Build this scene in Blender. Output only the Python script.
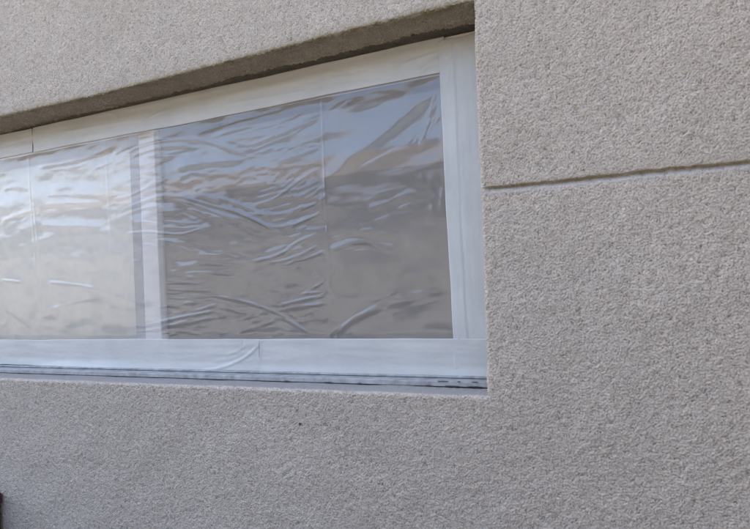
import bpy, math, random
import numpy as np
from mathutils import Matrix, Vector

for o in list(bpy.data.objects):
    bpy.data.objects.remove(o)
scene = bpy.context.scene
C = scene.collection
R = math.radians

# ------------------------------------------------------------------ camera
ZC = 1.55            # eye height above the ground
DW = 1.10            # metres from the eye to the stucco face (wall face is the plane Y = 0)
FPX = 640.1          # focal length in pixels of the 750 px wide photograph
YAW, PITCH, ROLL = -0.452205, 0.025783, -0.047055
_f = np.array([math.sin(YAW)*math.cos(PITCH), math.cos(YAW)*math.cos(PITCH), math.sin(PITCH)])
_r = np.cross(_f, [0, 0, 1.0]); _r /= np.linalg.norm(_r)
_u = np.cross(_r, _f)
_c, _s = math.cos(ROLL), math.sin(ROLL)
CR = _c*_r + _s*_u
CD = _s*_r - _c*_u
cam_data = bpy.data.cameras.new('camera')
cam = bpy.data.objects.new('camera', cam_data)
C.objects.link(cam)
cam_data.sensor_fit = 'HORIZONTAL'
cam_data.sensor_width = 36.0
cam_data.lens = 36.0*FPX/750.0
cam_data.clip_start = 0.02
cam_data.clip_end = 2000.0
cam.matrix_world = Matrix(((CR[0], -CD[0], -_f[0], 0.0), (CR[1], -CD[1], -_f[1], -DW),
                           (CR[2], -CD[2], -_f[2], ZC), (0, 0, 0, 1)))
scene.camera = cam

# ------------------------------------------------------------------ sky, sun, exposure
SUN_EL, SUN_AZ = R(48), R(-55)        # the sun stands behind the house, so this face is in open shade
world = bpy.data.worlds.new('World')
scene.world = world
world.use_nodes = True
wn = world.node_tree.nodes; wl = world.node_tree.links
wn.clear()
wo = wn.new('ShaderNodeOutputWorld'); wb = wn.new('ShaderNodeBackground'); ws = wn.new('ShaderNodeTexSky')
ws.sky_type = 'NISHITA'; ws.sun_disc = False
ws.sun_elevation = SUN_EL; ws.sun_rotation = SUN_AZ
ws.air_density = 0.8; ws.dust_density = 5.0; ws.ozone_density = 1.0
wb.inputs['Strength'].default_value = 0.11
wl.new(ws.outputs[0], wb.inputs[0]); wl.new(wb.outputs[0], wo.inputs[0])
sd = bpy.data.lights.new('sun', 'SUN'); sd.energy = 3.6; sd.angle = R(0.5); sd.color = (1.0, 0.94, 0.84)
so = bpy.data.objects.new('sun', sd); C.objects.link(so)
sdir = Vector((math.sin(SUN_AZ)*math.cos(SUN_EL), math.cos(SUN_AZ)*math.cos(SUN_EL), math.sin(SUN_EL)))
so.rotation_euler = sdir.to_track_quat('Z', 'Y').to_euler()
so.location = (0, 6, 8)
scene.view_settings.view_transform = 'Standard'
scene.view_settings.look = 'None'
scene.view_settings.exposure = 3.14
scene.view_settings.gamma = 1.0
scene.view_settings.use_curve_mapping = False

# ------------------------------------------------------------------ helpers
def px(x, y, Y):
    """Point of the photograph laid on the plane Y = const; returns (X, Z)."""
    a, b = (x-375.0)/FPX, (y-264.5)/FPX
    d = CR*a + CD*b + _f
    t = (Y+DW)/d[1]
    return d[0]*t, d[2]*t + ZC

def link(name, mesh, mat, parent=None, smooth=False):
    o = bpy.data.objects.new(name, mesh)
    C.objects.link(o)
    if mat: mesh.materials.append(mat)
    if parent: o.parent = parent
    if smooth: mesh.polygons.foreach_set('use_smooth', [True]*len(mesh.polygons))
    return o

def tag(o, label=None, cat=None, group=None, kind=None):
    if label: o['label'] = label
    if cat: o['category'] = cat
    if group: o['group'] = group
    if kind: o['kind'] = kind
    return o

def empty(name, loc):
    o = bpy.data.objects.new(name, None); C.objects.link(o); o.location = loc
    o.empty_display_size = 0.1
    return o

def np_mesh(name, verts, quads, attrs=None):
    me = bpy.data.meshes.new(name)
    n, q = len(verts), len(quads)
    me.vertices.add(n); me.vertices.foreach_set('co', np.ascontiguousarray(verts, dtype=np.float32).ravel())
    me.loops.add(q*4); me.loops.foreach_set('vertex_index', np.ascontiguousarray(quads, dtype=np.int32).ravel())
    me.polygons.add(q); me.polygons.foreach_set('loop_start', np.arange(0, q*4, 4, dtype=np.int32))
    me.polygons.foreach_set('use_smooth', np.ones(q, dtype=bool))
    for k, v in (attrs or {}).items():
        a = me.attributes.new(k, 'FLOAT', 'POINT')
        a.data.foreach_set('value', np.ascontiguousarray(v, dtype=np.float32).ravel())
    me.update(calc_edges=True)
    return me

def grid_quads(nz, nx, keep=None, flip=False):
    i = np.arange(nz*nx).reshape(nz, nx)
    a, b, c, d = i[:-1, :-1], i[:-1, 1:], i[1:, 1:], i[1:, :-1]
    q = np.stack([a, b, c, d] if not flip else [d, c, b, a], -1)
    if keep is not None: q = q[keep]
    return q.reshape(-1, 4)

def boxes_mesh(name, boxes, bevel=0.0):
    import bmesh
    bm = bmesh.new()
    for (x0, x1, y0, y1, z0, z1) in boxes:
        m = Matrix.Translation(((x0+x1)/2, (y0+y1)/2, (z0+z1)/2)) @ Matrix.Diagonal((x1-x0, y1-y0, z1-z0, 1))
        bmesh.ops.create_cube(bm, size=1, matrix=m)
    if bevel:
        bmesh.ops.bevel(bm, geom=bm.edges[:], offset=bevel, segments=2, profile=0.5, affect='EDGES')
    me = bpy.data.meshes.new(name); bm.to_mesh(me); bm.free()
    return me

def box(name, b, mat, parent=None, bevel=0.0):
    o = link(name, boxes_mesh(name, [b], bevel), mat)
    if parent:
        o.parent = parent
        o.matrix_parent_inverse = parent.matrix_basis.inverted()
    return o

def adopt(o, parent):
    o.parent = parent
    o.matrix_parent_inverse = parent.matrix_basis.inverted()
    return o

def band_noise(nz, nx, h, wave, width, seed, ax=1.0, az=1.0):
    """Gaussian band-pass noise on a grid of pitch h, main wavelength in metres, unit variance."""
    rg = np.random.default_rng(seed)
    w = np.fft.rfft2(rg.standard_normal((nz, nx)).astype(np.float32))
    fz = np.fft.fftfreq(nz, h)[:, None]*az; fx = np.fft.rfftfreq(nx, h)[None, :]*ax
    fr = np.sqrt(fz*fz + fx*fx) + 1e-6
    w *= np.exp(-0.5*(np.log(fr*wave)/width)**2)
    n = np.fft.irfft2(w, s=(nz, nx))
    return n/n.std()

# ------------------------------------------------------------------ materials
def mat_new(name):
    m = bpy.data.materials.new(name); m.use_nodes = True
    nt = m.node_tree; nt.nodes.clear()
    out = nt.nodes.new('ShaderNodeOutputMaterial')
    return m, nt, out

def N(nt, t, **kw):
    n = nt.nodes.new(t)
    for k, v in kw.items():
        if k in n.inputs.keys(): n.inputs[k].default_value = v
        else: setattr(n, k, v)
    return n

def noise(nt, co, scale, detail=4, rough=0.55):
    n = N(nt, 'ShaderNodeTexNoise'); n.inputs['Scale'].default_value = scale
    n.inputs['Detail'].default_value = detail; n.inputs['Roughness'].default_value = rough
    nt.links.new(co, n.inputs['Vector'])
    return n.outputs['Fac']

def ramp(nt, fac, stops):
    r = N(nt, 'ShaderNodeValToRGB'); cr = r.color_ramp
    while len(cr.elements) < len(stops): cr.elements.new(0.5)
    for e, (p, c) in zip(cr.elements, stops):
        e.position = p; e.color = (*c, 1) if len(c) == 3 else c
    nt.links.new(fac, r.inputs[0])
    return r.outputs[0]

def thin_fresnel(nt, ior, normal=None):
    """Reflectance of a thin sheet, the same from either face."""
    bf = N(nt, 'ShaderNodeNewGeometry').outputs['Backfacing']
    mr = N(nt, 'ShaderNodeMapRange'); mr.inputs['To Min'].default_value = ior; mr.inputs['To Max'].default_value = 1.0/ior
    nt.links.new(bf, mr.inputs['Value'])
    fr = N(nt, 'ShaderNodeFresnel'); nt.links.new(mr.outputs[0], fr.inputs['IOR'])
    if normal is not None: nt.links.new(normal, fr.inputs['Normal'])
    return fr.outputs[0]

def mixc(nt, fac, a, b, mode='MIX'):
    m = N(nt, 'ShaderNodeMix', data_type='RGBA', blend_type=mode)
    for s, v in ((m.inputs[0], fac), (m.inputs[6], a), (m.inputs[7], b)):
        if hasattr(v, 'is_linked'): nt.links.new(v, s)
        elif isinstance(v, (int, float)): s.default_value = v
        else: s.default_value = (*v, 1)
    return m.outputs[2]

def math_n(nt, op, a, b=None):
    m = N(nt, 'ShaderNodeMath', operation=op)
    for s, v in ((m.inputs[0], a), (m.inputs[1], b)):
        if v is None: continue
        if hasattr(v, 'is_linked'): nt.links.new(v, s)
        else: s.default_value = v
    return m.outputs[0]

def pos(nt):
    return N(nt, 'ShaderNodeNewGeometry').outputs['Position']

def simple(name, col, rough=0.6, var=0.12, scale=30, bump=0.0, bscale=400, metallic=0.0, spec=0.5):
    m, nt, out = mat_new(name)
    co = pos(nt)
    b = N(nt, 'ShaderNodeBsdfPrincipled')
    dark = tuple(c*(1-var) for c in col); lite = tuple(min(1, c*(1+var)) for c in col)
    nt.links.new(ramp(nt, noise(nt, co, scale), [(0.3, dark), (0.7, lite)]), b.inputs['Base Color'])
    b.inputs['Roughness'].default_value = rough; b.inputs['Metallic'].default_value = metallic
    b.inputs['Specular IOR Level'].default_value = spec
    if bump:
        bp = N(nt, 'ShaderNodeBump'); bp.inputs['Strength'].default_value = bump; bp.inputs['Distance'].default_value = 0.001
        nt.links.new(noise(nt, co, bscale), bp.inputs['Height']); nt.links.new(bp.outputs[0], b.inputs['Normal'])
    nt.links.new(b.outputs[0], out.inputs[0])
    return m

def stucco_mat():
    m, nt, out = mat_new('stucco')
    co = pos(nt)
    b = N(nt, 'ShaderNodeBsdfPrincipled', Roughness=0.93)
    b.inputs['Specular IOR Level'].default_value = 0.25
    big = ramp(nt, noise(nt, co, 2.2, 5), [(0.3, (0.396, 0.355, 0.292)), (0.7, (0.446, 0.402, 0.335))])
    mid = ramp(nt, noise(nt, co, 38, 4), [(0.25, (0.88, 0.87, 0.86)), (0.75, (1.06, 1.06, 1.06))])
    col = mixc(nt, 1.0, big, mid, 'MULTIPLY')
    grain = ramp(nt, noise(nt, co, 330, 3, 0.65), [(0.30, (0.55, 0.53, 0.51)), (0.47, (0.98, 0.98, 0.98)), (0.72, (1.22, 1.22, 1.22))])
    col = mixc(nt, 1.0, col, grain, 'MULTIPLY')
    # shade between the lumps put into the colour: pits darker, crumbs on top paler
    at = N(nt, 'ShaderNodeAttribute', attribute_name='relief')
    pit_shade = ramp(nt, at.outputs['Fac'], [(0.08, (0.42, 0.39, 0.36)), (0.36, (1, 1, 1)), (0.8, (1.06, 1.06, 1.06))])
    col = mixc(nt, 0.75, col, pit_shade, 'MULTIPLY')
    # algae and rust-coloured run-off along the drip edges
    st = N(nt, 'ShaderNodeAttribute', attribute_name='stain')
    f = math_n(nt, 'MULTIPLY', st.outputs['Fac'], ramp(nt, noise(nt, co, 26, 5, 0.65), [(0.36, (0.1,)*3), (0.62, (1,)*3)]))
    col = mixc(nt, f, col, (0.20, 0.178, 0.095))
    # washed, paler plaster on the smooth ledges
    sm = N(nt, 'ShaderNodeAttribute', attribute_name='ledge')
    col = mixc(nt, sm.outputs['Fac'], col, (0.25, 0.245, 0.23))
    nt.links.new(col, b.inputs['Base Color'])
    bp = N(nt, 'ShaderNodeBump'); bp.inputs['Strength'].default_value = 0.7; bp.inputs['Distance'].default_value = 0.0013
    nt.links.new(noise(nt, co, 330, 4, 0.7), bp.inputs['Height'])
    nt.links.new(bp.outputs[0], b.inputs['Normal'])
    nt.links.new(b.outputs[0], out.inputs[0])
    return m

def coarse_stucco_mat():
    m, nt, out = mat_new('stucco_plain')
    co = pos(nt)
    b = N(nt, 'ShaderNodeBsdfPrincipled', Roughness=0.93)
    big = ramp(nt, noise(nt, co, 2.2, 5), [(0.3, (0.396, 0.355, 0.292)), (0.7, (0.446, 0.402, 0.335))])
    nt.links.new(big, b.inputs['Base Color'])
    bp = N(nt, 'ShaderNodeBump'); bp.inputs['Strength'].default_value = 0.9; bp.inputs['Distance'].default_value = 0.003
    nt.links.new(noise(nt, co, 130, 3, 0.5), bp.inputs['Height'])
    nt.links.new(bp.outputs[0], b.inputs['Normal'])
    nt.links.new(b.outputs[0], out.inputs[0])
    return m

def film_mat():
    """Thin polythene: mostly clear, a little milky, glossy on both faces."""
    m, nt, out = mat_new('polythene_film')
    co = pos(nt)
    tr = N(nt, 'ShaderNodeBsdfTransparent'); tr.inputs[0].default_value = (0.98, 0.98, 0.98, 1)
    df = N(nt, 'ShaderNodeBsdfDiffuse'); df.inputs[0].default_value = (0.80, 0.78, 0.73, 1)
    tl = N(nt, 'ShaderNodeBsdfTranslucent'); tl.inputs[0].default_value = (0.78, 0.79, 0.80, 1)
    ml = N(nt, 'ShaderNodeMixShader'); ml.inputs[0].default_value = 0.4
    nt.links.new(df.outputs[0], ml.inputs[1]); nt.links.new(tl.outputs[0], ml.inputs[2])
    hz = N(nt, 'ShaderNodeMixShader')
    hf = ramp(nt, noise(nt, co, 14, 4), [(0.3, (0.25,)*3), (0.7, (0.31,)*3)])
    nt.links.new(hf, hz.inputs[0])
    nt.links.new(tr.outputs[0], hz.inputs[1]); nt.links.new(ml.outputs[0], hz.inputs[2])
    gl = N(nt, 'ShaderNodeBsdfGlossy'); gl.inputs['Roughness'].default_value = 0.15
    bp = N(nt, 'ShaderNodeBump'); bp.inputs['Strength'].default_value = 0.10; bp.inputs['Distance'].default_value = 0.002
    nt.links.new(noise(nt, co, 60, 3), bp.inputs['Height']); nt.links.new(bp.outputs[0], gl.inputs['Normal'])
    fac = math_n(nt, 'MULTIPLY', thin_fresnel(nt, 1.52, bp.outputs[0]), 1.8)     # front and back face of the film
    mx = N(nt, 'ShaderNodeMixShader')
    nt.links.new(fac, mx.inputs[0]); nt.links.new(hz.outputs[0], mx.inputs[1]); nt.links.new(gl.outputs[0], mx.inputs[2])
    nt.links.new(mx.outputs[0], out.inputs[0])
    return m

def glass_mat():
    m, nt, out = mat_new('window_glass')
    tr = N(nt, 'ShaderNodeBsdfTransparent'); tr.inputs[0].default_value = (0.95, 0.96, 0.955, 1)
    gl = N(nt, 'ShaderNodeBsdfGlossy'); gl.inputs['Roughness'].default_value = 0.01
    mx = N(nt, 'ShaderNodeMixShader')
    nt.links.new(thin_fresnel(nt, 1.5), mx.inputs[0]); nt.links.new(tr.outputs[0], mx.inputs[1]); nt.links.new(gl.outputs[0], mx.inputs[2])
    nt.links.new(mx.outputs[0], out.inputs[0])
    return m

def tape_mat():
    m, nt, out = mat_new('white_plastic_tape')
    co = pos(nt)
    b = N(nt, 'ShaderNodeBsdfPrincipled', Roughness=0.38)
    n1 = noise(nt, co, 9, 5)
    nt.links.new(ramp(nt, n1, [(0.3, (0.42, 0.428, 0.405)), (0.7, (0.485, 0.490, 0.46))]), b.inputs['Base Color'])
    b.inputs['Subsurface Weight'].default_value = 0.0
    mp = N(nt, 'ShaderNodeMapping'); mp.inputs['Scale'].default_value = (1.0, 1.0, 1.0)
    nt.links.new(co, mp.inputs['Vector'])
    bp = N(nt, 'ShaderNodeBump'); bp.inputs['Strength'].default_value = 0.22; bp.inputs['Distance'].default_value = 0.002
    nt.links.new(noise(nt, mp.outputs[0], 55, 4), bp.inputs['Height'])
    nt.links.new(bp.outputs[0], b.inputs['Normal'])
    nt.links.new(b.outputs[0], out.inputs[0])
    return m

M = dict(
    stucco=stucco_mat(), plain=coarse_stucco_mat(), film=film_mat(), glass=glass_mat(), tape=tape_mat(),
    frame=simple('white_window_paint', (0.64, 0.62, 0.585), 0.45, 0.06, 18),
    alu=simple('weathered_aluminium', (0.30, 0.305, 0.30), 0.6, 0.3, 45, 0.3, 300, 0.15),
    grey_strip=simple('grey_strip_paint', (0.27, 0.265, 0.265), 0.6, 0.1, 50),
    blind=simple('white_blind_fabric', (0.93, 0.86, 0.75), 0.85, 0.05, 7, 0.3, 500),
    room=simple('room_paint', (0.30, 0.30, 0.29), 0.9, 0.06, 3),
    roof=simple('roof_felt', (0.10, 0.10, 0.10), 0.9, 0.2, 8),
    ground=simple('packed_earth', (0.15, 0.128, 0.10), 0.95, 0.3, 5, 0.8, 60),
    block=simple('tan_render', (0.52, 0.44, 0.34), 0.9, 0.15, 3, 0.6, 80),
    cap=simple('concrete_cap', (0.33, 0.31, 0.29), 0.9, 0.15, 12),
    tan=simple('tan_house_render', (0.150, 0.145, 0.135), 0.9, 0.08, 1.5),
    tile=simple('brown_roof_tile', (0.15, 0.118, 0.095), 0.85, 0.25, 6),
    head_strip=simple('dark_brown_strip', (0.075, 0.065, 0.05), 0.85, 0.35, 60, 0.6, 250),
    maroon=simple('maroon_paint', (0.060, 0.012, 0.018), 0.45, 0.2, 25),
    dark=simple('dark_chip', (0.05, 0.045, 0.04), 0.8, 0.2, 200),
)

# ------------------------------------------------------------------ measures (metres)
XR, XL = -0.3207, -2.60                      # opening, right and left edge
ZT, ZB = ZC+0.4879, ZC-0.2127                # opening, top and bottom edge of the stucco face
D = 0.117                                    # window frame sits this far behind the face
ZG = ZC+0.1530                               # horizontal joint in the stucco
X0, X1 = -1.80, 0.22                         # finely modelled stretch of wall
Z0, Z1 = ZC-0.69, ZC+0.87

# ------------------------------------------------------------------ ground
ground = link('ground', boxes_mesh('ground', [(-60, 60, -60, 60, -0.3, 0.0)]), M['ground'])
tag(ground, kind='structure')

# ------------------------------------------------------------------ house: stucco wall
house = empty('stucco_house', (-1.0, 0.0, 0.0))
tag(house, 'rough beige grey stucco house wall around the taped-up recessed window', 'house')

NR = 467
hz = (ZT-ZB)/NR
hx = 0.0015
nx_l = int(round((XR-X0)/hx)); nx_r = int(round((X1-XR)/hx))
nz_d = int(round((ZB-Z0)/hz)); nz_u = int(round((Z1-ZT)/hz))
xs = XR + hx*np.arange(-nx_l, nx_r+1)
zs = ZB + hz*np.arange(-nz_d, NR+nz_u+1)
nx, nz = len(xs), len(zs)
ixr, izb, izt = nx_l, nz_d, nz_d+NR
n1 = np.maximum(band_noise(nz, nx, hx, 0.0060, 0.42, 1), band_noise(nz, nx, hx, 0.0060, 0.42, 11))
n1 = (n1-n1.mean())/n1.std()
n2 = band_noise(nz, nx, hx, 0.0036, 0.3, 2)
n3 = band_noise(nz, nx, hx, 0.020, 0.5, 3)
n5 = band_noise(nz, nx, hx, 0.0050, 0.3, 5)
n4 = band_noise(nz, nx, hx, 0.22, 0.6, 4)
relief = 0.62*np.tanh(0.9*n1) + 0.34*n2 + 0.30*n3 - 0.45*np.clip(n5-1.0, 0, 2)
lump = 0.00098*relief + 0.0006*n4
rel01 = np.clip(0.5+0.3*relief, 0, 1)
wav1 = band_noise(nz, nx, hx, 0.05, 0.6, 7)

def wave_top(x):
    return np.interp(x, [-1.86, -1.66, -1.28, -0.9, -0.52, -0.40, -0.32, 0.3], [0, -0.001, -0.0065, -0.002, 0.003, 0.003, 0.002, 0])
def wave_jamb(z):
    return np.interp(z-ZC, [-0.3, -0.2, 0.1, 0.35, 0.48, 0.6], [-0.003, -0.006, -0.001, 0.002, 0.005, 0.002])

def fold(t, r):
    """t>0 on the face, t<0 on the return; gives distance from edge, depth, and normal."""
    a = math.pi*r/4
    ph = np.clip((a-t)/(2*a), 0, 1)*math.pi/2
    dist = np.where(t >= a, t-a+r, r - r*np.sin(ph))
    dep = np.where(t <= -a, -t-a+r, r - r*np.cos(ph))
    return dist, dep, np.sin(ph), np.cos(ph)

XX, ZZ = np.meshgrid(xs, zs)
# main sheet ------------------------------------------------------------
cx = np.minimum(XX, XR); cz = np.clip(ZZ, ZB, ZT)      # nearest point of the opening
gx, gz = XX-cx, ZZ-cz
t = np.hypot(gx, gz); tt = np.maximum(t, 1e-9)
r_edge = np.where(cz >= ZT, 0.0055, np.where(cz <= ZB, 0.006, 0.0075))
dist, dep, sn, cn = fold(t, r_edge)
gxn = np.where(t > 0, gx/tt, np.where((XX >= XR-1e-9) & (ZZ < ZT-1e-9) & (ZZ > ZB+1e-9), 1.0, 0.0))
gzn = np.where(t > 0, gz/tt, np.where(gxn > 0, 0.0, np.where(ZZ >= ZT-1e-9, 1.0, np.where(ZZ <= ZB+1e-9, -1.0, 0.0))))
near = np.exp(-(t/0.05)**2)
PX = cx + gxn*dist + wave_jamb(ZZ)*np.exp(-((XX-XR)/0.05)**2)*np.where(ZZ > ZT, np.exp(-((ZZ-ZT)/0.05)**2), 1)
PZ = cz + gzn*dist + wave_top(XX)*np.exp(-((ZZ-ZT)/0.06)**2)*np.where(XX > XR, np.exp(-((XX-XR)/0.03)**2), 1)
PY = dep.copy()
# smooth trowelled band just under the sill edge and beside the joint
# horizontal joint, only to the right of the opening
zj = ZG + 0.0022*np.interp(XX, [-0.32, -0.2, -0.05, 0.1, 0.26], [0.6, -0.6, -0.1, -1.1, -1.6]) + 0.0005*wav1
dz = ZZ - zj
gd = np.where(dz > 0, np.exp(-(dz/0.0016)**2)*0.0095*(dz < 0.006),
              0.0095*np.clip(1+dz/0.0095, 0, 1)**1.3)
gfade = np.clip((XX-(XR+0.004))/0.010, 0, 1)
gd = gd*gfade
smooth_g = np.clip(1-np.abs(dz+0.0045)/0.010, 0, 1)*gfade
smooth_g = np.clip(smooth_g*1.8, 0, 1)
amp = 1-0.5*smooth_g
amp = amp*(1-0.35*np.exp(-((ZZ-zj-0.010)/0.007)**2)*gfade)
L = lump*amp
PX -= L*sn*gxn; PZ -= L*sn*gzn; PY += gd - L*cn
stain = np.zeros_like(XX)
top_side = (ZZ >= ZT-1e-6) & (XX <= XR+0.01)
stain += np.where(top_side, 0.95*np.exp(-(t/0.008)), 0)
stain += np.where((dz > -0.0015), 0.7*np.exp(-np.clip(dz-0.001, 0, 1)/0.006), 0)*gfade
stain += np.where((XX > XR) & (ZZ > ZT-0.12), 0.35*np.exp(-t/0.008), 0)
ledge = 0.35*smooth_g*(dz < 0.0)
keep = ~((XX[:-1, :-1] < XR-hx*0.5) & (ZZ[:-1, :-1] >= ZB-hz*0.5) & (ZZ[:-1, :-1] < ZT-hz*0.5))
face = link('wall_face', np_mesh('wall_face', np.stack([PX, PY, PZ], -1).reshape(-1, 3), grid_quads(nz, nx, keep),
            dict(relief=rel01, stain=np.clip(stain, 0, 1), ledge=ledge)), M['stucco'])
# loose vertices inside the opening are removed
import bmesh
bm = bmesh.new(); bm.from_mesh(face.data)
bmesh.ops.delete(bm, geom=[v for v in bm.verts if not v.link_faces], context='VERTS')
bm.to_mesh(face.data); bm.free()
adopt(face, house)

def soffit(name, top):
    k = int(0.135/hz)
    rows = (izt - np.arange(k+1)) if top else (izb + np.arange(k+1))
    cols = np.arange(0, ixr+1)
    tq = -(np.arange(k+1)*hz)[:, None]*np.ones((1, len(cols)))
    d_, p_, s_, c_ = fold(tq, 0.0055 if top else 0.006)
    sg = 1.0 if top else -1.0
    x = xs[cols][None, :]*np.ones((k+1, 1))
    amp_ = 1.7 if top else np.interp(-tq, [0, 0.004, 0.010, 0.2], [1, 0.9, 0.6, 0.5])
    l_ = lump[np.ix_(rows, cols)]*amp_
    z = (ZT if top else ZB) + sg*d_ - sg*l_*s_
    if top: z = z + wave_top(x)*np.clip(1+tq/0.11, 0.1, 1)
    else:   z = z + 0.003*np.clip(-tq/0.11, 0, 1)          # the ledge falls outwards
    y = p_ - l_*c_
    x = np.where(x >= XR-1e-6, x+0.004, x)
    st = (0.9*np.exp(tq/0.010) + 0.75*np.exp(-np.clip(0.112+tq, 0, 1)/0.02) + 0.3) if top else 0.10*np.exp(tq/0.02)  # drip-edge stain; extra terms darken the inner band and the whole soffit
    lg = np.zeros_like(tq) if top else np.interp(-tq, [0, 0.004, 0.012, 0.3], [0.0, 0.15, 0.9, 1.0])
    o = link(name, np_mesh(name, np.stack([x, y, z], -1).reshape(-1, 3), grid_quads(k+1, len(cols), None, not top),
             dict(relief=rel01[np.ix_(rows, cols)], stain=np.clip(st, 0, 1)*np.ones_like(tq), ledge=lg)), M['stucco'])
    adopt(o, house)
soffit('soffit', True)
soffit('window_ledge', False)
# right return of the opening
k = int(0.135/hx)
cols = ixr-np.arange(k+1); rows = np.arange(izb, izt+1)
tq = -(np.arange(k+1)*hx)[None, :]*np.ones((len(rows), 1))
d_, p_, s_, c_ = fold(tq, 0.0075)
l_ = lump[np.ix_(rows, cols)]
z = zs[rows][:, None]*np.ones((1, k+1))
x = XR + d_ - l_*s_ + wave_jamb(z)*np.clip(1+tq/0.12, 0, 1)
y = p_ - l_*c_
z = np.where(z >= ZT-1e-6, z+0.004, np.where(z <= ZB+1e-6, z-0.004, z))
jam = link('side_return', np_mesh('side_return', np.stack([x, y, z], -1).reshape(-1, 3), grid_quads(len(rows), k+1, None, True),
           dict(relief=rel01[np.ix_(rows, cols)], stain=0.1*np.ones_like(tq), ledge=np.zeros_like(tq))), M['stucco'])
adopt(jam, house)

# the rest of the house, plain stucco
WX0, WX1, WZ1, WB = -9.0, 3.4, 6.2, 6.0
th = 0.16
box('wall_panel', (WX0, X0, 0.0, th, ZT, WZ1), M['plain'], house)
box('wall_panel', (WX0, X0, 0.0, th, 0.0, ZB), M['plain'], house)
box('wall_panel', (WX0, XL, 0.0, th, ZB, ZT), M['plain'], house)
box('wall_panel', (X1, WX1, 0.0, th, 0.0, WZ1), M['plain'], house)
box('wall_panel', (X0, X1, 0.0, th, Z1, WZ1), M['plain'], house)
box('wall_panel', (X0, X1, 0.0, th, 0.0, Z0), M['plain'], house)
box('wall_backing', (XR+0.012, X1, 0.02, th, Z0, Z1), M['plain'], house)
box('wall_backing', (X0, XR+0.012, 0.02, th, ZT+0.012, Z1), M['plain'], house)
box('wall_backing', (X0, XR+0.012, 0.02, th, Z0, ZB-0.012), M['plain'], house)
box('side_wall', (WX0, WX0+0.2, th, WB, 0.0, WZ1), M['plain'], house)
box('side_wall', (WX1-0.2, WX1, th, WB, 0.0, WZ1), M['plain'], house)
box('rear_wall', (WX0, WX1, WB, WB+0.2, 0.0, WZ1), M['plain'], house)
box('roof', (WX0-0.0, WX1+0.0, 0.0, WB+0.2, WZ1, WZ1+0.18), M['roof'], house)
box('room_floor', (WX0+0.2, WX1-0.2, th, WB, 0.35, 0.45), M['room'], house)
box('room_wall', (0.4, 0.5, th, WB, 0.45, WZ1), M['room'], house)
box('room_wall', (-4.9, -4.8, th, WB, 0.45, WZ1), M['room'], house)
box('room_wall', (-4.8, 0.4, 3.2, 3.3, 0.45, WZ1), M['room'], house)
box('room_wall', (-4.8, 0.4, th, th+0.012, ZT+0.012, WZ1), M['room'], house)
box('room_wall', (-4.8, 0.4, th, th+0.012, 0.45, ZB-0.012), M['room'], house)
# a dark chip stuck in the stucco below the window
cxp, czp = px(300, 424, 0.0)
bm = bmesh.new(); bmesh.ops.create_icosphere(bm, subdivisions=2, radius=0.0027)
rr = random.Random(5)
for v in bm.verts: v.co = Vector((v.co.x*0.8, v.co.y*0.6, v.co.z*1.25))*(1+rr.uniform(-.2, .2))
me = bpy.data.meshes.new('stone_chip'); bm.to_mesh(me); bm.free()
chip = link('stone_chip', me, M['dark']); chip.location = (cxp, -0.001, czp); adopt(chip, house)

# ------------------------------------------------------------------ window (part of the house)
ZGT, ZGB = ZC+0.4115, ZC-0.1209
win = box('window', (XL, XR-0.0, D+0.006, D+0.045, ZT-0.066, ZT-0.001), M['frame'], house, 0.002)
win.name = 'window_frame'
def wpart(name, b, m, bev=0.0015):
    return box(name, b, m, win, bev)
win.matrix_parent_inverse = house.matrix_basis.inverted()
def wpart(name, b, m, bev=0.0015):
    o = link(name, boxes_mesh(name, [b], bev), m)
    o.parent = win; o.matrix_parent_inverse = win.matrix_parent_inverse.inverted() @ house.matrix_basis.inverted()
    o.matrix_parent_inverse = (house.matrix_basis @ win.matrix_parent_inverse @ win.matrix_basis).inverted()
    return o
wpart('side_frame', (XR-0.094, XR-0.001, D+0.006, D+0.045, ZB+0.019, ZT-0.067), M['frame'])
wpart('side_frame', (XL, XL+0.08, D+0.006, D+0.045, ZB+0.019, ZT-0.067), M['frame'])
wpart('bottom_frame', (XL+0.081, XR-0.095, D+0.006, D+0.045, ZB+0.019, ZGB-0.008), M['frame'])
wpart('sill_track', (XL, XR-0.001, D-0.048, D+0.045, ZB+0.0034, ZB+0.0132), M['alu'], 0.0012)
wpart('sill_track', (XL, XR-0.001, D-0.012, D+0.045, ZB+0.0140, ZB+0.0185), M['alu'], 0.0012)
# broken and dirty spots on the sill track, near the right corner
def flake(x, z, L, hgt, y, seed):
    q = random.Random(seed); n = 9
    up = [(x+L*i/(n-1), z+hgt*(0.35+0.65*q.random())*math.sin(math.pi*(i+0.3)/(n-0.4))) for i in range(n)]
    dn = [(x+L*i/(n-1), z-hgt*(0.25+0.5*q.random())*math.sin(math.pi*(i+0.3)/(n-0.4))) for i in range(n)]
    v = [(a, y, b) for a, b in up+dn[::-1]]; m_ = len(v)
    v += [(a, y+0.004, b) for a, _, b in v[:m_]]
    f = [tuple(range(m_))[::-1]] + [(i, (i+1) % m_, m_+(i+1) % m_, m_+i) for i in range(m_)]
    me = bpy.data.meshes.new('corroded_spot'); me.from_pydata(v, [], f); me.update()
    o = link('corroded_spot', me, M['dark'])
    o.parent = win; o.matrix_parent_inverse = (house.matrix_basis @ win.matrix_parent_inverse @ win.matrix_basis).inverted()
for i, (fx_, L_) in enumerate([(-0.445, 0.022), (-0.405, 0.007), (-0.376, 0.012)]):
    flake(fx_, ZB+0.0136, L_, 0.0008, D-0.0505, i)
for i, (fx_, L_) in enumerate([(-0.80, 0.012), (-0.70, 0.02), (-0.62, 0.008), (-0.47, 0.012), (-0.43, 0.03), (-0.385, 0.03)]):
    flake(fx_, ZB+0.0052, L_, 0.0007, D-0.0505, 20+i)
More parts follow.
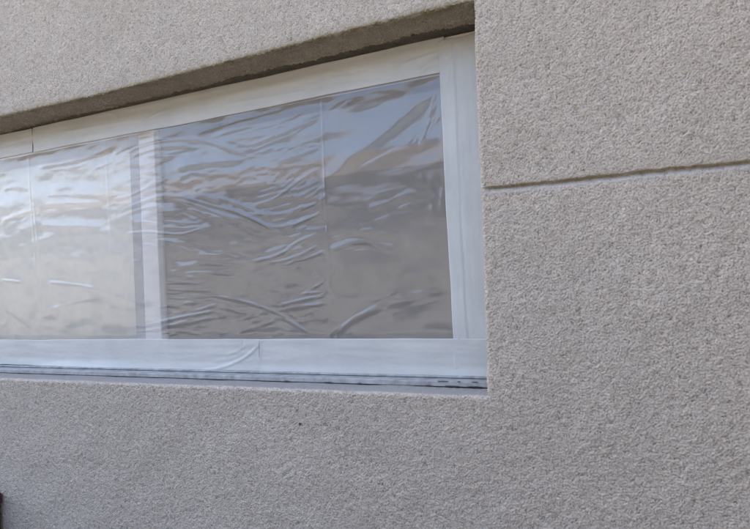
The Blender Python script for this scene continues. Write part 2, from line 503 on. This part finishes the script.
# dark brown strip under the soffit, deeper towards the right end
q = random.Random(3); ns = 90; vs = []; fs = []
for i in range(ns):
    x_ = -1.75 + (XR+0.003+1.75)*i/(ns-1)
    dp = np.interp(x_, [-1.75, -1.3, -0.9, -0.32], [0.004, 0.010, 0.022, 0.034])*(0.85+0.3*q.random())
    zt_ = ZT + float(wave_top(np.array(x_)))*0.3
    vs += [(x_, D-dp, zt_+0.003), (x_, D-dp*0.8, zt_-0.0026), (x_, D+0.006, zt_-0.0046), (x_, D+0.006, zt_+0.003)]
for i in range(ns-1):
    for k in range(3): fs.append((4*i+k, 4*i+k+1, 4*i+k+5, 4*i+k+4))
me = bpy.data.meshes.new('head_strip'); me.from_pydata(vs, [], fs); me.update()
o = link('head_strip', me, M['head_strip'])
o.parent = win; o.matrix_parent_inverse = (house.matrix_basis @ win.matrix_parent_inverse @ win.matrix_basis).inverted()
# sliding sashes
s0, s1 = -1.2537*1.25/1.217, -1.1993*1.25/1.217
g0 = -1.288*1.262/1.217
wpart('sash_stile', (s0, s1, 0.150, 0.176, ZGB-0.02, ZGT+0.02), M['frame'], 0.003)
wpart('sash_strip', (g0, s0-0.001, 0.164, 0.176, ZGB-0.02, ZGT+0.02), M['grey_strip'], 0.002)  # narrow grey strip, set back, left of the stile
wpart('pane', (s1, XR-0.09, 0.166, 0.170, ZGB-0.015, ZGT+0.02), M['glass'], 0)
wpart('pane', (XL+0.075, g0-0.0005, 0.181, 0.185, ZGB-0.015, ZGT+0.02), M['glass'], 0)

# ------------------------------------------------------------------ blind behind the left pane
nb = 260
bx = np.linspace(XL+0.06, g0+0.022, nb)
by = 0.195 + 0.0035*np.sin(bx*38+1.2*np.sin(bx*7)) + 0.002*np.sin(bx*91)
v = np.concatenate([np.stack([bx, by, np.full(nb, ZB-0.10)], -1), np.stack([bx, by, np.full(nb, ZT+0.10)], -1)])
bl = link('curtain', np_mesh('curtain', v, grid_quads(2, nb)), M['blind'])
sm_ = bl.modifiers.new('thickness', 'SOLIDIFY'); sm_.thickness = 0.0012
tag(bl, 'white curtain hanging behind the left pane, left of the white stile', 'curtain')

# ------------------------------------------------------------------ plastic film
YF = D + 0.001
def stroke_field(X, Z, pts, w, amp, taper=0.18, Y=None):
    """Ridge along a polyline given in photograph pixels, laid out on the film plane in metres."""
    P = np.array([px(a, b, YF) for a, b in pts])
    # denser, rounded path
    for _ in range(2):
        Q = [P[0]]
        for a, b in zip(P[:-1], P[1:]):
            Q += [0.75*a+0.25*b, 0.25*a+0.75*b]
        Q.append(P[-1]); P = np.array(Q)
    x0, x1 = P[:, 0].min()-4*w, P[:, 0].max()+4*w
    z0, z1 = P[:, 1].min()-4*w, P[:, 1].max()+4*w
    sel = (X > x0) & (X < x1) & (Z > z0) & (Z < z1)
    xv, zv = X[sel], Z[sel]
    best = np.full(xv.shape, 1e9); along = np.zeros(xv.shape)
    seg = np.hypot(*(P[1:]-P[:-1]).T); cum = np.concatenate([[0], np.cumsum(seg)]); tot = cum[-1]
    for i in range(len(P)-1):
        d = P[i+1]-P[i]; l2 = (d*d).sum()+1e-12
        u = np.clip(((xv-P[i, 0])*d[0]+(zv-P[i, 1])*d[1])/l2, 0, 1)
        dd = np.hypot(xv-P[i, 0]-u*d[0], zv-P[i, 1]-u*d[1])
        m = dd < best; best[m] = dd[m]; along[m] = (cum[i]+u*seg[i])[m]/tot
    tp = np.clip(np.minimum(along, 1-along)/taper, 0, 1) if taper > 0 else 1.0
    tp = tp*tp*(3-2*tp) if taper > 0 else 1.0
    out = np.zeros_like(X)
    out[sel] = amp*np.exp(-0.5*(best/w)**2)*tp
    return out

mm = 0.001
STROKES = [
 # long thin folds, left of the vertical crease
 ([(120,157),(138,146.5),(165,140),(192,139),(210,142),(234,151),(255,158.5)], 3.2, 1.5),
 ([(128,160),(142,151),(166,146),(190,145)], 3.0, 0.9),
 ([(243,148),(276,136),(321,117)], 3.2, 1.4), ([(282,130),(300,123),(321,113)], 2.4, 0.9),
 ([(190,137),(215,127),(250,117),(290,107)], 4.0, 0.9),
 ([(171,169),(198,163),(246,160)], 8.0, 1.9),
 ([(120,211),(138,203.5),(159,195.4),(180,196),(204,203.5),(228,209.5),(258,221),(291,241.5)], 3.2, 1.5),
 ([(165,198),(190,203),(215,212),(240,222)], 3.0, 1.0), ([(190,196),(206,196),(222,204)], 5.0, 1.2),
 ([(252,206),(276,199),(297,181),(321,167)], 3.0, 1.2), ([(276,163),(296,156),(321,147)], 3.0, 1.3),
 ([(252,214),(288,215.5),(312,205),(321,202)], 3.0, 1.2), ([(256,199),(280,192),(300,190),(322,179)], 2.6, 1.0),
 ([(282,188),(294,178)], 2.4, 0.9), ([(290,192),(306,180)], 2.4, 0.9), ([(296,200),(318,186)], 2.4, 0.9),
 ([(246,186),(268,181)], 4.0, 1.1), ([(240,178),(266,172)], 3.4, 0.6),
 ([(120,235),(138,232),(156,232),(180,235.5),(198,229.5),(216,225)], 3.0, 1.2),
 ([(216,205),(240,212),(262,224),(282,229),(322,213)], 3.0, 1.2), ([(286,229),(304,221),(323,211)], 2.4, 1.0),
 ([(249,262),(282,255),(294,243),(321,232)], 2.8, 1.2), ([(266,264),(296,258),(322,243)], 2.8, 1.1), ([(296,262),(324,252)], 2.6, 1.1),
 ([(276,307),(300,300),(328,295)], 3.0, 1.4), ([(270,312),(300,306),(328,303)], 3.0, 0.9), ([(300,296),(326,280)], 2.8, 1.0),
 ([(204,294),(240,300),(270,309),(291,321),(310,337)], 3.0, 1.2), ([(292,322),(304,330),(314,338)], 2.4, 0.9),
 ([(138,328),(162,321),(192,315),(219,310)], 2.8, 1.4), ([(162,327),(190,322),(220,316)], 2.8, 1.1),
 ([(165,289),(195,291),(216,291)], 2.6, 0.9), ([(160,284),(186,282),(206,285)], 2.6, 0.7), ([(164,297),(190,299),(212,296)], 2.6, 0.7),
 ([(170,270),(200,262),(240,266),(270,259)], 5.0, 0.9), ([(164,255),(184,250),(210,256)], 5.0, 0.8),
 ([(236,333),(258,326),(276,320)], 4.0, 1.1), ([(160,334),(180,330),(205,336)], 3.0, 0.9), ([(330,336),(342,322)], 3.0, 1.2),
 # right of the crease
 ([(446,79),(420,100),(398,122),(370,142),(335,170),(318,196)], 15.0, 3.4),
 ([(436,82),(408,96),(376,108),(345,118)], 13.0, -1.6),
 ([(358,166),(379,155),(397,146)], 2.2, -0.9), ([(418,150),(424,134),(430,117)], 3.4, 1.1), ([(428,172),(433,200),(430,230)], 5.0, 0.8),
 ([(326,253),(346,243),(365,241),(376,245),(402,249)], 6.0, 1.8), ([(365,210),(396,200),(416,192)], 6.0, 0.9),
 ([(334,338),(345,325),(362,314),(384,307)], 5.0, 2.2), ([(384,309),(404,300),(446,291)], 6.0, 0.9), ([(390,304),(410,301)], 2.5, 0.8),
 ([(345,97),(372,90),(404,86)], 6.0, 0.7), ([(330,105),(350,98),(366,96)], 4.0, 0.9), ([(438,88),(430,110),(428,128)], 3.0, 0.8),
 # over the white blind
 ([(32,168),(81,160),(118,145)], 6.0, 1.4), ([(40,205),(75,203),(106,203)], 5.0, 1.3), ([(36,225),(70,226),(106,227)], 9.0, 2.2),
 ([(45,282),(72,284),(100,289)], 3.5, 1.2), ([(0,280),(12,281),(24,283)], 3.0, 1.0), ([(0,222),(20,214),(34,210)], 6.0, 1.2),
 ([(0,190),(16,186),(32,190)], 6.0, 0.9), ([(48,310),(80,300),(105,296)], 5.0, 0.8), ([(0,306),(16,316),(34,330)], 4.0, 0.8),
 ([(112,200),(130,196),(150,186)], 2.6, 0.8), ([(112,292),(128,298),(140,305)], 2.6, 0.7), ([(112,155),(126,148),(140,143)], 3.0, 1.1),
]
CREASES = [
 ([(28,152),(30,200),(35,260),(38,340)], 1.6, 0.55), ([(33,205),(38,250),(41,300),(40,340)], 1.5, 0.5),
 ([(105,140),(108,200),(111,262),(113,340)], 1.5, 0.55), ([(321,90),(323,140),(325.5,205),(329,270),(331.5,340)], 1.6, 1.1),
]
FX0, FX1 = XL+0.03, XR-0.054
FZ0, FZ1 = ZGB-0.045, ZGT+0.045
fx = np.concatenate([np.arange(FX0, -1.95, 0.008), np.arange(-1.95, FX1, 0.0018)])
fz = np.arange(FZ0, FZ1, 0.0018)
X, Z = np.meshgrid(fx, fz)
H = np.zeros_like(X)
for pts, w, a in STROKES: H += stroke_field(X, Z, pts, 0.85*w*mm, 0.85*a*mm)
rs = random.Random(12)
for pts, w, a in STROKES[:54]:                       # every fold brings a family of finer ones along
    if w > 7.0 or a < 0: continue
    for k in range(5):
        i0 = rs.uniform(0, 0.5); i1 = i0+rs.uniform(0.3, 0.6)
        P = np.array(pts, float); tt_ = np.linspace(0, 1, len(P)); uu = np.linspace(i0, min(1.0, i1), 4)
        dy = rs.choice((-1, 1))*rs.uniform(4, 13); dx = rs.uniform(-14, 14); sl = rs.uniform(-5, 5)
        Q = [(np.interp(u_, tt_, P[:, 0])+dx, np.interp(u_, tt_, P[:, 1])+dy+sl*(u_-i0)+rs.uniform(-1, 1)) for u_ in uu]
        H += stroke_field(X, Z, Q, rs.uniform(1.9, 3.0)*mm, rs.uniform(0.25, 0.65)*mm, 0.4)
for pts, w, a in CREASES: H += stroke_field(X, Z, pts, w*mm, a*mm, 0.0)
nf, mf = Z.shape
q1 = band_noise(nf, mf, 0.0018, 0.10, 0.5, 21, ax=2.2, az=1.0)
q2 = band_noise(nf, mf, 0.0018, 0.030, 0.45, 22, ax=2.5, az=1.0)
q3 = band_noise(nf, mf, 0.0018, 0.012, 0.4, 23, ax=2.5, az=1.0)
xc = px(325, 205, YF)[0]; xm = px(150, 230, YF)[0]
act = 0.35+0.65*np.clip((xc+0.01-X)/0.05, 0, 1)*np.clip((X-xm+0.12)/0.12, 0.35, 1)
H += 0.00042*q1 + 0.00012*q2*act + 0.00003*q3*act
edge = np.minimum.reduce([(ZGT-Z), (Z-ZGB), (-0.4249-X)])
fade = np.clip((edge+0.002)/0.018, 0, 1); fade = fade*fade*(3-2*fade)
Yf = YF + 0.0008*fade - H*(0.06*(edge > -0.002)+0.94*fade)
film = link('plastic_film', np_mesh('plastic_film', np.stack([X, Yf, Z], -1).reshape(-1, 3), grid_quads(nf, mf)), M['film'])
tag(film, 'wrinkled clear plastic film stretched over the recessed window, with vertical fold creases', 'plastic film')

# ------------------------------------------------------------------ tape
GT = 'white tape strips round the window film'
def tape(label, x0, x1, z0, z1, y, seed, strokes=(), edgefn=None, lift=None):
    h = 0.002
    n_x, n_z = max(8, int((x1-x0)/h)), max(8, int((z1-z0)/h))
    u, w = np.meshgrid(np.linspace(0, 1, n_x), np.linspace(0, 1, n_z))
    X = x0+(x1-x0)*u; Z = z0+(z1-z0)*w
    if edgefn is not None:
        lo, hi, le, ri = edgefn(X, Z)
        X = X + le*(1-u) + ri*u
        Z = Z + lo*(1-w) + hi*w
    long_x = (x1-x0) > (z1-z0)
    a = band_noise(n_z, n_x, h, 0.035, 0.5, seed, ax=(9.0 if long_x else 1.0), az=(1.0 if long_x else 9.0))
    b = band_noise(n_z, n_x, h, 0.012, 0.4, seed+1, ax=(2.5 if long_x else 1.0), az=(1.0 if long_x else 2.5))
    Hh = 0.00020*a + 0.00005*b
    for pts, ww, am in strokes: Hh = Hh + stroke_field(X, Z, pts, ww*mm, am*mm, 0.12)
    Y = y - Hh
    if lift is not None: Y = Y - lift(X, Z, u, w)
    o = link('tape_strip', np_mesh('tape_strip', np.stack([X, Y, Z], -1).reshape(-1, 3), grid_quads(n_z, n_x)), M['tape'])
    s = o.modifiers.new('thickness', 'SOLIDIFY'); s.thickness = 0.0003; s.offset = 1.0
    tag(o, label, 'tape', GT)
    return o
def wob(seed, a=0.0016):
    p = random.Random(seed); ph = [p.uniform(0, 6.28) for _ in range(6)]
    return lambda s: a*(np.sin(s*9+ph[0])+0.6*np.sin(s*23+ph[1])+0.35*np.sin(s*61+ph[2]))
xj_t = px(33, 136, D)[0]; xj_b = px(260.4, 355, D)[0]
w1, w2, w3, w4, w5 = (wob(i) for i in range(1, 6))
def topcorr(X): return np.interp(X, [-1.85, -1.5, -1.1, -0.7, -0.5, -0.42], [0.003, -0.0025, 0, 0.0014, -0.002, -0.001])
def glcorr(X): return np.interp(X, [-1.85, -1.5, -1.1, -0.7, -0.45], [0.002, 0.002, -0.003, 0.001, 0.001])
XTR = -0.4249
tape('white tape across the window head, long piece right of its joint', xj_t+0.0012, XTR+0.012, ZGT, ZT-0.0035, D-0.0015, 31,
     strokes=[([(95,118),(112,112),(122,121)], 2.5, 0.5), ([(200,103),(300,78),(400,54),(436,47)], 7, 0.7), ([(418,72),(430,66),(440,58)], 4, 1.2),
              ([(120,112),(180,98),(240,86)], 4, 0.9), ([(388,72),(415,60),(440,52)], 2.2, 0.9), ([(424,73),(432,66),(440,61)], 1.6, -1.0), ([(140,126),(150,117),(168,110)], 2.2, 0.7), ([(60,133),(90,128),(130,121)], 3, 0.6), ([(230,104),(262,99),(310,90)], 2.2, 0.6), ([(250,92),(330,73),(400,60)], 5, 0.4)],
     edgefn=lambda X, Z: (glcorr(X)*0.6+0.3*w1(X), -0.001+0.4*w2(X), 0.0015*np.sin(Z*90), 0*X))
tape('short white tape piece at the far left of the window head, left of its joint', -2.58, xj_t-0.0014, ZGT+0.001, ZT-0.0045, D-0.0015, 33,
     edgefn=lambda X, Z: (glcorr(X)*0.6, -0.001+0.4*w2(X), 0*X, 0.0015*np.sin(Z*70)))
tape('vertical white tape strip down the right side of the window', XTR, XTR+0.082, ZGB-0.062, ZT-0.012, D-0.0024, 35,
     strokes=[([(446,60),(452,50),(458,40)], 3, 0.9), ([(455,75),(454,58),(462,38)], 3, 0.9), ([(447,90),(450,70),(456,56)], 3, 0.7), ([(462,120),(465,200),(468,260)], 6, 0.6)],
     edgefn=lambda X, Z: (0*X, 0.001*np.sin(X*120), 0.4*w3(Z), 0.5*w4(Z)),
     lift=lambda X, Z, u, w: 0.0011/(1+np.exp((u-0.36-0.02*np.sin(Z*11)-0.008*np.sin(Z*37))*160)))
lowcorr = lambda X: np.interp(X, [-1.9, -1.84, -1.45, -1.2, -0.9], [0.004, 0.004, 0.001, 0.0, 0.001])
tape('white tape along the window bottom, left piece with a curved fold', -2.58, xj_b-0.0008, ZGB-0.0763, ZGB, D-0.0015, 37,
     strokes=[([(261,343),(252,353),(240,361),(222,368),(196,372)], 2.6, 1.5), ([(225,356),(240,350),(248,344)], 3, 0.7), ([(214,362),(232,358),(244,354)], 3, 0.6), ([(244,338),(244,346),(243,352)], 1.3, -0.8)],
     edgefn=lambda X, Z: (lowcorr(X)+0.5*w5(X), 0.3*w1(X), 0*X, 0.0012*np.sin(Z*80)),
     lift=lambda X, Z, u, w: 0.006*np.clip(1-w/0.35, 0, 1)**2*(0.35+0.65*np.exp(-((X+1.45)/0.22)**2)))
tape('white tape along the window bottom, right piece running into the corner', xj_b+0.0010, XTR+0.078, ZGB-0.0763, ZGB-0.0004, D-0.0036, 39,
     edgefn=lambda X, Z: (0.0004+0.5*w2(X), 0.3*w4(X), 0.0012*np.sin(Z*85+1), 0.0*X),
     lift=lambda X, Z, u, w: 0.0025*np.clip(1-w/0.3, 0, 1)**2 + 0.0015*np.clip(1-u/0.02, 0, 1)**2)

# ------------------------------------------------------------------ maroon post at the wall foot
pxx, pzz = px(0.6, 500, -0.05)
post = empty('wooden_post', (pxx-0.087, -0.06, 0.0))
tag(post, 'dark maroon painted post against the wall, cut off at the bottom left corner', 'post')
ps = link('shaft', boxes_mesh('shaft', [(-0.045, 0.045, -0.03, 0.05, 0.0, pzz-0.03)], 0.004), M['maroon'], post)
pc = link('cap', boxes_mesh('cap', [(-0.052, 0.050, -0.036, 0.055, pzz-0.03, pzz)], 0.006), M['maroon'], post)
ps.rotation_euler = pc.rotation_euler = (0, R(-1.2), 0)

# ------------------------------------------------------------------ garden wall opposite (seen only as a reflection in the film)
GY = -1.78
gw = empty('garden_wall', (0, GY, 0))
tag(gw, 'tan rendered garden wall opposite, mirrored in the plastic film', 'wall')
link('wall_body', boxes_mesh('wall_body', [(-16, 0.95, -0.1, 0.1, 0, 1.18)]), M['block'], gw)
link('coping', boxes_mesh('coping', [(-16, 0.95, -0.14, 0.14, 1.18, 1.25)], 0.01), M['cap'], gw)
link('added_shade_wall', boxes_mesh('added_shade_wall', [(0.951, 1.15, -0.14, -GY-0.01, 0, 2.7)]), M['block'], gw)  # unseen return, added to darken the right side of the stucco

# ------------------------------------------------------------------ neighbour's house beyond the garden wall (in the sun, mirrored in the film)
nh = empty('neighbour_house', (-6, -9.5, 0))
tag(nh, 'sunlit tan neighbour house with a low brown roof, mirrored in the plastic film', 'house')
link('wall', boxes_mesh('wall', [(-12, 10, -6.0, 0.0, 0.0, 3.6)]), M['tan'], nh)
rf = bpy.data.meshes.new('roof')
rf.from_pydata([(-12.5, 0.5, 3.55), (10.5, 0.5, 3.55), (10.5, -6.5, 3.55), (-12.5, -6.5, 3.55), (-9.5, -3, 4.7), (7.5, -3, 4.7)], [],
               [(0, 1, 5, 4), (1, 2, 5), (2, 3, 4, 5), (3, 0, 4), (3, 2, 1, 0)])
link('roof', rf, M['tile'], nh)
